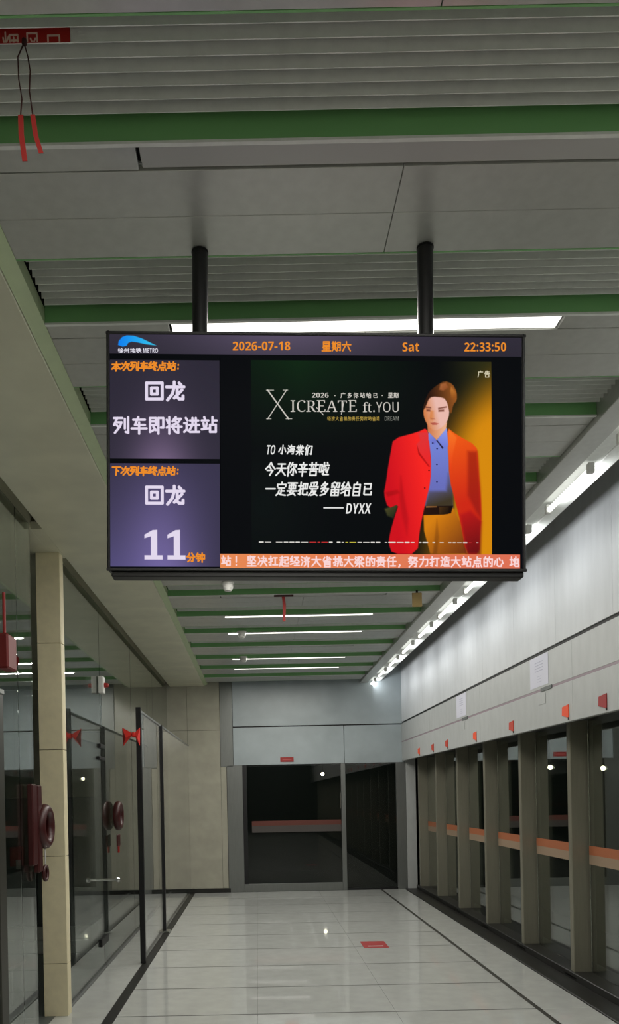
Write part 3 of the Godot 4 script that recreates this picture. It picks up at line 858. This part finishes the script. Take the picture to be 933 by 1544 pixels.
	for a in [[-2.50, 1.02], [-2.05, 1.16]]:
		var b := thing("red_box", Vector3(a[0], a[1] - 0.1, -7.96), "red box hung on grey cabinet, " + ("lower one" if a[1] < 1.1 else "upper one"), "box")
		part("body", cham(Vector3(0.12, 0.2, 0.075), 0.006), M.red, b, Vector3(0, 0.1, 0))
		part("label", cham(Vector3(0.05, 0.10, 0.004), 0.001), M.white_plastic, b, Vector3(0.03, 0.02, 0.038))
	var rail := thing("hand_rail", Vector3(-1.95, 0, -5.3), "low steel stair rail with upright balusters behind the glass", "railing")
	part("rail", tube_mesh(0.02, 2.2), M.chrome, rail, Vector3(0, 0.28, 0), Vector3(PI / 2, 0, 0))
	for k in 9:
		part("baluster", tube_mesh(0.012, 0.28, 12), M.chrome, rail, Vector3(0, 0.14, 0.96 - 0.24 * k))

# ---------------------------------------------------------------- right side
func right_side() -> void:
	var w := setting("wall_right", Vector3.ZERO, "white metal wall panels above the platform screen doors", "wall")
	slab("wall_core", XR + 0.04, 3.05, 2.20, 4.02, -9.0, END + 0.2, M.dark, w)
	slab("underside", XR + 0.01, 3.05, 2.17, 2.20, -9.0, END, M.kerb, w)
	for k in range(-15, 7):
		var d0 := 6.19 + 1.0 * k
		slab("upper_panel", XR, XR + 0.04, 2.765, 4.0, d0 + 0.001, minf(END, d0 + 1.0) - 0.001, M.white_wall, w, 0.0015)
	for k in range(-7, 4):
		var d0 := 6.47 + 2.43 * k - 0.6
		if d0 > END: break
		var d1 := minf(END, d0 + 2.43)
		slab("header_panel", XR - 0.005, XR + 0.04, 2.12, 2.425, d0 + 0.001, d1 - 0.001, M.header, w, 0.002)
		slab("header_panel", XR - 0.005, XR + 0.04, 2.445, 2.735, d0 + 0.001, d1 - 0.001, M.header, w, 0.002)
	slab("header_line", XR - 0.003, XR + 0.04, 2.425, 2.445, -9.0, END, M.stripe_line, w)
	slab("seam", XR + 0.01, XR + 0.05, 2.73, 2.77, -9.0, END, M.dark, w)
	# kerb below the glass
	slab("kerb", XR + 0.002, 2.60, -0.2, 0.012, -9.0, END, M.kerb, w, 0.004)
	slab("sill", 2.60, 2.95, -0.2, 0.07, -9.0, END, M.kerb, w, 0.006)
	# glazed bays: post at the far end of each pane
	var n := 8
	for k in range(-12, 6):
		var d0 := 6.47 + 1.215 * k
		var b := setting("window_%d" % n, Vector3(2.7, 0, -d0), "platform edge glass pane with steel post and orange stripe", "screen door")
		n += 1
		var d1 := minf(d0 + 1.215, END)
		slab("post", 2.62, 2.80, 0.0, 2.18, d0, d0 + 0.07, M.steel, b, 0.005)
		slab("gasket", 2.775, 2.81, 0.07, 2.18, d0 - 0.03, d0 - 0.001, M.dark, b)
		slab("kerb_cover", 2.60, 2.66, 0.012, 0.05, d0 - 0.10, d0 + 0.17, M.steel, b, 0.01)
		if d1 - d0 > 0.2:
			slab("glass_pane", 2.755, 2.767, 0.07, 2.18, d0 + 0.071, d1 - 0.031, M.coated_glass, b)
			slab("added_reflection_pane", 2.779, 2.785, 0.07, 2.18, d0 + 0.071, d1 - 0.031, M.glass, b)  # extra pane, added so the bay mirrors the floor and end wall more
			slab("stripe_band", 2.750, 2.7545, 1.05, 1.125, d0 + 0.075, d1 - 0.035, M.stripe_orange, b)
			slab("stripe_band", 2.750, 2.7545, 0.97, 1.05, d0 + 0.075, d1 - 0.035, M.stripe_pale, b)

func trough_lamps() -> void:
	var t := setting("trim_3", Vector3.ZERO, "grey metal light trough along the right ceiling edge", "light trough")
	slab("side_plate", 1.722, 1.855, CEIL - 0.03, CEIL + 0.12, -9.0, END - 0.02, M.ceiling_panel, t, 0.003)
	slab("back_plate", 1.856, 1.978, CEIL + 0.005, CEIL + 0.03, -9.0, END - 0.02, M.slat, t)
	slab("outer_lip", 1.979, 2.07, CEIL - 0.002, CEIL + 0.03, -9.0, END - 0.02, M.slat, t, 0.003)
	for k in range(-14, 7):
		var mid := 6.19 + 0.5 + 1.0 * k
		if mid > END: break
		var o := thing("tube_light", Vector3(1.92, CEIL - 0.045, -mid), ordinal(7 - k) + " glowing fluorescent tube from the end wall in right trough", "tube light", "fluorescent tubes in the right trough")
		part("tube", tube_mesh(0.016, 0.60), M.tube, o, Vector3.ZERO, Vector3(PI / 2, 0, 0))
		for s in [-1.0, 1.0]:
			part("end_cap", cham(Vector3(0.04, 0.06, 0.035), 0.006), M.white_plastic, o, Vector3(0, 0.006, s * 0.317))
		area(Vector3(1.945, CEIL - 0.052, -mid), Vector3(1.0, -0.2, 0), Vector3.BACK, Vector2(0.58, 0.03), 0.21, Color(0.98, 0.99, 1.0), o)

func right_small_things() -> void:
	var spots := [[11.45, 0], [10.55, 1], [9.77, 1], [8.5, 0], [7.28, 1], [6.0, 0], [5.35, 2]]
	var order := 0
	for s in spots:
		order += 1
		var lab: String = ["bright orange", "dull orange red", "dark red"][s[1]] + " tag on the white header, " + ordinal(order) + " from the end wall"
		var t := thing("header_tag", Vector3(XR - 0.006, 2.155, -s[0]), lab, "tag", "small tags along the header" if s[1] < 2 else "")
		var st := SurfaceTool.new()
		st.begin(Mesh.PRIMITIVE_TRIANGLES)
		var o := [Vector3(0, 0.095, 0.06), Vector3(0, 0.085, -0.06), Vector3(0, 0.02, -0.065), Vector3(0, 0.0, 0.03), Vector3(0, -0.015, 0.06)]
		var k := Vector3(-0.006, 0, 0)
		for i in range(1, 4):
			tri(st, o[0] + k, o[i] + k, o[i + 1] + k, Vector3.LEFT)
			tri(st, o[0], o[i], o[i + 1], Vector3.RIGHT)
		for i in 5:
			var a: Vector3 = o[i]
			var b: Vector3 = o[(i + 1) % 5]
			quad(st, a, b, b + k, a + k, ((a + b) / 2 - Vector3(0, 0.04, 0)).normalized())
		part("plate", st.commit(), [M.orange_tag, mat("dull_tag", Color(0.74, 0.24, 0.16), 0.6), M.red_tag][s[1]], t)
		part("hook", cham(Vector3(0.006, 0.02, 0.012), 0.001), M.kerb, t, Vector3(-0.004, -0.012, 0.055))
	# paper notices and the small dark plates on the header line
	var pm := mat("notice", Color(1, 1, 1), 0.6)
	pm.albedo_texture = notice_picture()
	for a in [6.55, 9.05]:
		var p := thing("paper_notice", Vector3(XR - 0.007, 2.47, -a), "pale printed notice on white header above dark plate, " + ("larger looking one by the orange tag" if a < 8.0 else "one further along the wall"), "notice")
		part("sheet", picture_quad(0.42, 0.26), pm, p, Vector3(0, 0.13, 0), Vector3(0, -PI / 2, 0))
		part("dark_plate", cham(Vector3(0.008, 0.032, 0.24), 0.001), M.cabinet, p, Vector3(0, -0.035, 0.16))
		part("lower_sheet", cham(Vector3(0.002, 0.09, 0.16), 0.0005), M.header, p, Vector3(0, -0.11, 0.06))
	# red floor mark
	var fm := thing("floor_mark", Vector3(1.2, 0.0005, -8.15), "red rectangular sticker on the pale floor tiles", "floor sticker")
	part("sheet", cham(Vector3(0.26, 0.001, 0.36), 0.0002), M.red_tag, fm, Vector3(0, 0.0005, 0))
	part("white_line", cham(Vector3(0.16, 0.0006, 0.03), 0.0001), M.white_plastic, fm, Vector3(0, 0.0012, 0.08))

# ---------------------------------------------------------------- end wall
func end_wall() -> void:
	var w := setting("wall_end", Vector3.ZERO, "end wall of pale metal panels and glossy beige tiles", "wall")
	slab("wall_core", -5.0, 2.6, 2.08, 4.02, END + 0.03, END + 0.2, M.dark, w)
	slab("wall_core", -5.0, -0.5, -0.2, 2.08, END + 0.03, END + 0.2, M.dark, w)
	slab("skirting", -1.5, -0.47, 0.0, 0.07, END - 0.012, END + 0.03, M.kerb, w)
	# beige glossy panels, two columns by two rows
	slab("beige_panel", -0.597, -0.505, 0.07, 2.078, END, END + 0.03, M.beige, w, 0.002)
	for c in [[-5.0, -1.502], [-1.498, -1.14], [-1.137, -0.60]]:
		for r in [[0.07, 2.69], [2.694, 4.0]]:
			slab("beige_panel", c[0], c[1], r[0], r[1], END, END + 0.03, M.beige, w, 0.002)
	slab("side_strip", -0.597, -0.39, 2.08, 4.0, END - 0.01, END + 0.03, M.end_steel, w, 0.002)
	slab("upper_panel", -0.385, 2.5, 2.745, 4.0, END, END + 0.03, M.end_panel, w, 0.002)
	slab("seam", -0.385, 2.5, 2.72, 2.75, END + 0.012, END + 0.03, M.dark, w)
	slab("header_panel", -0.385, 1.445, 2.10, 2.725, END, END + 0.03, M.end_panel, w, 0.002)
	slab("header_panel", 1.455, 2.5, 2.10, 2.725, END, END + 0.03, M.end_panel, w, 0.002)
	# glazed end door with steel frame
	var d := setting("door_1", Vector3(0.5, 0, -END), "steel framed glass door in the end wall", "door")
	slab("jamb", -0.50, -0.24, 0.0, 2.10, END - 0.01, END + 0.06, M.end_steel, d, 0.004)
	slab("bottom_rail", -0.24, 1.43, 0.0, 0.13, END - 0.005, END + 0.04, M.end_steel, d, 0.004)
	slab("inner_frame", -0.24, -0.17, 0.13, 2.10, END, END + 0.03, M.black_metal, d)
	slab("door_stile", 1.385, 1.46, 0.0, 2.10, END - 0.01, END + 0.04, M.end_steel, d, 0.004)
	slab("glass_pane", -0.17, 1.385, 0.13, 2.10, END + 0.006, END + 0.018, M.glass, d)
	slab("stripe_band", -0.10, 1.38, 1.09, 1.17, END + 0.002, END + 0.0055, M.stripe_red if M.has("stripe_red") else mat("stripe_red", Color(0.37, 0.18, 0.14), 0.5), d)
	slab("stripe_band", -0.10, 1.38, 0.98, 1.09, END + 0.002, END + 0.0055, mat("stripe_grey", Color(0.28, 0.26, 0.25), 0.5), d)
	slab("pull_handle", 1.36, 1.38, 1.35, 1.62, END - 0.03, END - 0.012, M.chrome, d, 0.004)
	var d2 := setting("door_2", Vector3(1.9, 0, -END), "dark glazed panel beside the end door", "door")
	slab("glass_pane", 1.46, 2.30, 0.03, 2.10, END + 0.006, END + 0.018, M.glass, d2)
	slab("jamb", 2.30, 2.46, 0.0, 2.10, END - 0.01, END + 0.06, M.end_steel, d2, 0.004)
	slab("sill", 1.46, 2.30, 0.0, 0.03, END, END + 0.04, M.black_metal, d2)
	slab("return_post", 2.46, 2.62, 0.0, 2.18, END - 0.02, END + 0.05, M.header, d2, 0.004)
	# small red plate above the door
	var rp := thing("red_plate", Vector3(0.5, 2.14, -END), "small dark red sign plate above the glass end door", "sign")
	part("plate", cham(Vector3(0.22, 0.075, 0.01), 0.002), M.red_tag, rp, Vector3(0, 0.04, 0.006))
	part("white_text_line", cham(Vector3(0.15, 0.016, 0.002), 0.0005), mat("faded_print", Color(0.70, 0.35, 0.34), 0.6), rp, Vector3(0, 0.04, 0.012))

func behind_and_tunnel() -> void:
	var b := setting("wall_behind", Vector3.ZERO, "plain wall closing the platform behind the viewer", "wall")
	slab("closing_wall", -5.15, 7.5, -1.4, 4.2, -9.2, -9.0, M.kerb, b)
	var t := setting("wall_tunnel", Vector3.ZERO, "dark tunnel lining beyond the glass", "wall")
	slab("track_bed", -5.15, 7.5, -1.6, -1.4, -9.0, 24.5, M.tunnel, t)
	slab("lining", 7.2, 7.5, -1.4, 4.02, -9.0, 24.5, M.tunnel, t)
	slab("lining", -5.15, 7.2, -1.4, 4.02, 24.2, 24.5, M.tunnel, t)
	slab("lining", -1.0, -0.8, -1.4, 4.02, END + 0.2, 24.2, M.tunnel, t)
	for a in [[1.78, 2.14, 21.0], [6.0, 2.05, 15.8], [6.9, 2.0, 15.4]]:
		var l := thing("tunnel_lamp", Vector3(a[0], a[1], -a[2]), ("tiny bright tunnel lamp beyond the glass end door" if a[2] > 20.0 else "tiny bright tunnel lamp beyond the right glass panes"), "lamp", "small lamps in the dark tunnel")
		part("bulb", lathe([Vector2(0, -0.05), Vector2(0.035, -0.035), Vector2(0.05, 0), Vector2(0.035, 0.035), Vector2(0, 0.05)], 16), M.bulb, l)
		part("cap", tube_mesh(0.03, 0.06, 12), M.kerb, l, Vector3(0, 0.075, 0))
		part("stem", tube_mesh(0.008, 4.02 - a[1] - 0.1, 8), M.kerb, l, Vector3(0, (4.02 - a[1] + 0.1) / 2.0, 0))
		var o := OmniLight3D.new()
		o.name = "light"
		o.light_energy = 0.02
		o.omni_range = 30.0
		o.omni_attenuation = 2.0
		o.light_size = 0.04
		o.shadow_enabled = true
		l.add_child(o)

# ---------------------------------------------------------------- the hanging display
func information_display() -> void:
	var w := 1.388
	var h := 0.805
	# centre of the front face: pixels (476, 684); right end stands a little further away
	var dist := 2.55
	var t := thing("information_display", Vector3.ZERO, "black framed passenger information screen hanging from two dark poles", "information screen")
	var a := (478.5 - 388.0) - 0.02 * (685.0 - 1199.0)
	var b := (685.0 - 1199.0) + 0.02 * (478.5 - 388.0)
	t.position = Vector3(a / F * dist, EYE - b / F * dist, -dist)
	t.rotation = Vector3(0.0, 0.020, -0.0165)
	part("housing", cham(Vector3(w, h - 0.022, 0.055), 0.006), M.black_metal, t, Vector3(0, 0.011, -0.030))
	part("bottom_lip", cham(Vector3(w - 0.02, 0.022, 0.05), 0.004), M.black_metal, t, Vector3(0.004, -h / 2 + 0.011, -0.034))
	part("rear_box", cham(Vector3(0.9, 0.45, 0.07), 0.01), M.black_metal, t, Vector3(0, 0, -0.09))
	var m := StandardMaterial3D.new()
	m.resource_name = "screen"
	m.albedo_color = Color(0.01, 0.01, 0.012)
	m.roughness = 0.35
	m.metallic_specular = 0.05
	m.emission_enabled = true
	m.emission = Color.BLACK
	m.emission_texture = screen_picture()
	m.emission_energy_multiplier = 1.0
	var iw := w * 616.0 / 628.0
	var ih := h * 351.5 / 367.0
	part("screen", picture_quad(iw, ih), m, t, Vector3(-0.001, 0.0085, -0.0015))
	for s in [[0, iw / 2 + 0.004, 0, 0.008, h - 0.022], [0, -iw / 2 - 0.005, 0, 0.008, h - 0.022]]:
		part("bezel_side", cham(Vector3(s[3], s[4], 0.006), 0.002), M.black_metal, t, Vector3(s[1], 0.011, 0.0))
	for y in [h / 2 - 0.0065, 0.0085 - ih / 2 - 0.004]:
		part("bezel_edge", cham(Vector3(w, 0.010, 0.006), 0.002), M.black_metal, t, Vector3(0, y, 0.0))
	area(t.to_global(Vector3(0, 0, 0.02)), t.global_basis.z, t.global_basis.x, Vector2(iw, ih), 0.05, Color(0.9, 0.85, 1.0), t)
	# poles up to the ceiling panel
	for px in [300.0, 639.5]:
		var pd := 2.625
		var x: float = (px - 388.0 + 0.02 * 770.0) / F * pd
		var top := CEIL - 0.001
		var bot := t.position.y + 0.1
		var local := t.to_local(Vector3(x, (top + bot) / 2, -pd))
		var pole := part("pole", tube_mesh(0.0265, top - bot, 28), M.black_metal, t, local)
		part("ceiling_flange", tube_mesh(0.029, 0.004, 28), M.black_metal, pole, Vector3(0, (top - bot) / 2 - 0.004, 0))

# ---------------------------------------------------------------- small things at the ceiling
func ceiling_small_things() -> void:
	# red printed label stuck on the third visible blade of the first recess
	var d := S0 + 0.030 + 0.0405 * 2
	var sg := thing("vent_sign", Vector3(-0.55, CEIL + 0.047, -d), "red printed vent label stuck on a ceiling slat", "sign")
	var sm := mat("vent_print", Color(1, 1, 1), 0.5)
	sm.albedo_texture = sign_picture()
	part("plate", cham(Vector3(0.24, 0.05, 0.002), 0.0005), M.red, sg, Vector3(0, 0.0215, 0.0085), Vector3(0.12, 0, 0))
	part("print", picture_quad(0.237, 0.049), sm, sg, Vector3(0, 0.0213, 0.0099), Vector3(0.12, 0, 0))
	# the two ribbons tied to that slat
	var rb := thing("red_ribbons", Vector3(-0.545, CEIL + 0.04, -(d - 0.004)), "two red ribbon tails on thin strings hanging from slat", "ribbon")
	part("knot", cham(Vector3(0.012, 0.02, 0.012), 0.004), M.string, rb, Vector3(0, 0.004, 0.004))
	part("string", sweep(PackedVector3Array([Vector3(0, 0, 0.006), Vector3(-0.016, -0.035, 0.006), Vector3(-0.015, -0.09, 0.006), Vector3(-0.008, -0.14, 0.006), Vector3(-0.012, -0.18, 0.006)]), 0.0028, 0.0028), M.string, rb)
	part("string", sweep(PackedVector3Array([Vector3(0, 0, 0.006), Vector3(0.009, -0.035, 0.006), Vector3(0.014, -0.07, 0.006), Vector3(0.011, -0.12, 0.006), Vector3(0.018, -0.18, 0.006)]), 0.0032, 0.0028), M.string, rb)
	part("tail", sweep(PackedVector3Array([Vector3(-0.012, -0.18, 0.006), Vector3(-0.011, -0.23, 0.008), Vector3(-0.004, -0.295, 0.005)]), 0.013, 0.0015), M.ribbon, rb)
	part("tail", sweep(PackedVector3Array([Vector3(0.018, -0.18, 0.006), Vector3(0.024, -0.23, 0.004), Vector3(0.038, -0.278, 0.008)]), 0.012, 0.0015), M.ribbon, rb)
	# red ribbon far down the ceiling
	var r2 := thing("hanging_ribbon", Vector3(0.28, CEIL, -7.15), "single dark red ribbon hanging below a far ceiling panel", "ribbon")
	part("bar", cham(Vector3(0.18, 0.02, 0.02), 0.003), M.dark_red, r2, Vector3(0, -0.01, 0))
	part("tail", sweep(PackedVector3Array([Vector3(-0.005, -0.01, 0), Vector3(0.004, -0.10, 0.0), Vector3(-0.002, -0.25, 0.0)]), 0.028, 0.002), M.ribbon, r2)
	# beige hanging plate near the trough
	var bp := thing("hanging_plate", Vector3(1.50, CEIL, -7.1), "small beige plate hanging from ceiling near the trough", "plate")
	part("plate", cham(Vector3(0.09, 0.13, 0.012), 0.003), M.beige_plate, bp, Vector3(0, -0.085, 0))
	part("hanger", cham(Vector3(0.02, 0.03, 0.006), 0.001), M.kerb, bp, Vector3(0, -0.012, 0))
	# blue tape on a slat
	var bt := thing("blue_tape", Vector3(1.60, CEIL + 0.047, -(S0 + 3 * PITCH + 0.151)), "short strip of blue tape on a ceiling slat", "tape")
	part("strip", cham(Vector3(0.10, 0.02, 0.002), 0.0003), M.blue, bt, Vector3(0, 0.010, -0.0012 + 0.0035))
	# smoke detectors
	var k := 0
	for a in [[-0.14, 8.72], [-0.15, 10.3], [-0.22, 6.70]]:
		var t := thing("smoke_detector", Vector3(a[0], CEIL, -a[1]), ["white smoke detector hanging before a glowing ceiling light", "white smoke detector between glowing lights nearest the end wall", "white smoke detector just beyond the hanging display"][k], "smoke detector", "smoke detectors on the ceiling")
		part("base", lathe([Vector2(0, 0), Vector2(0.055, 0), Vector2(0.055, -0.02), Vector2(0, -0.02)]), M.white_plastic, t)
		part("dome", lathe([Vector2(0.046, -0.02), Vector2(0.046, -0.05), Vector2(0.03, -0.075), Vector2(0, -0.082)]), M.white_plastic, t)
		k += 1
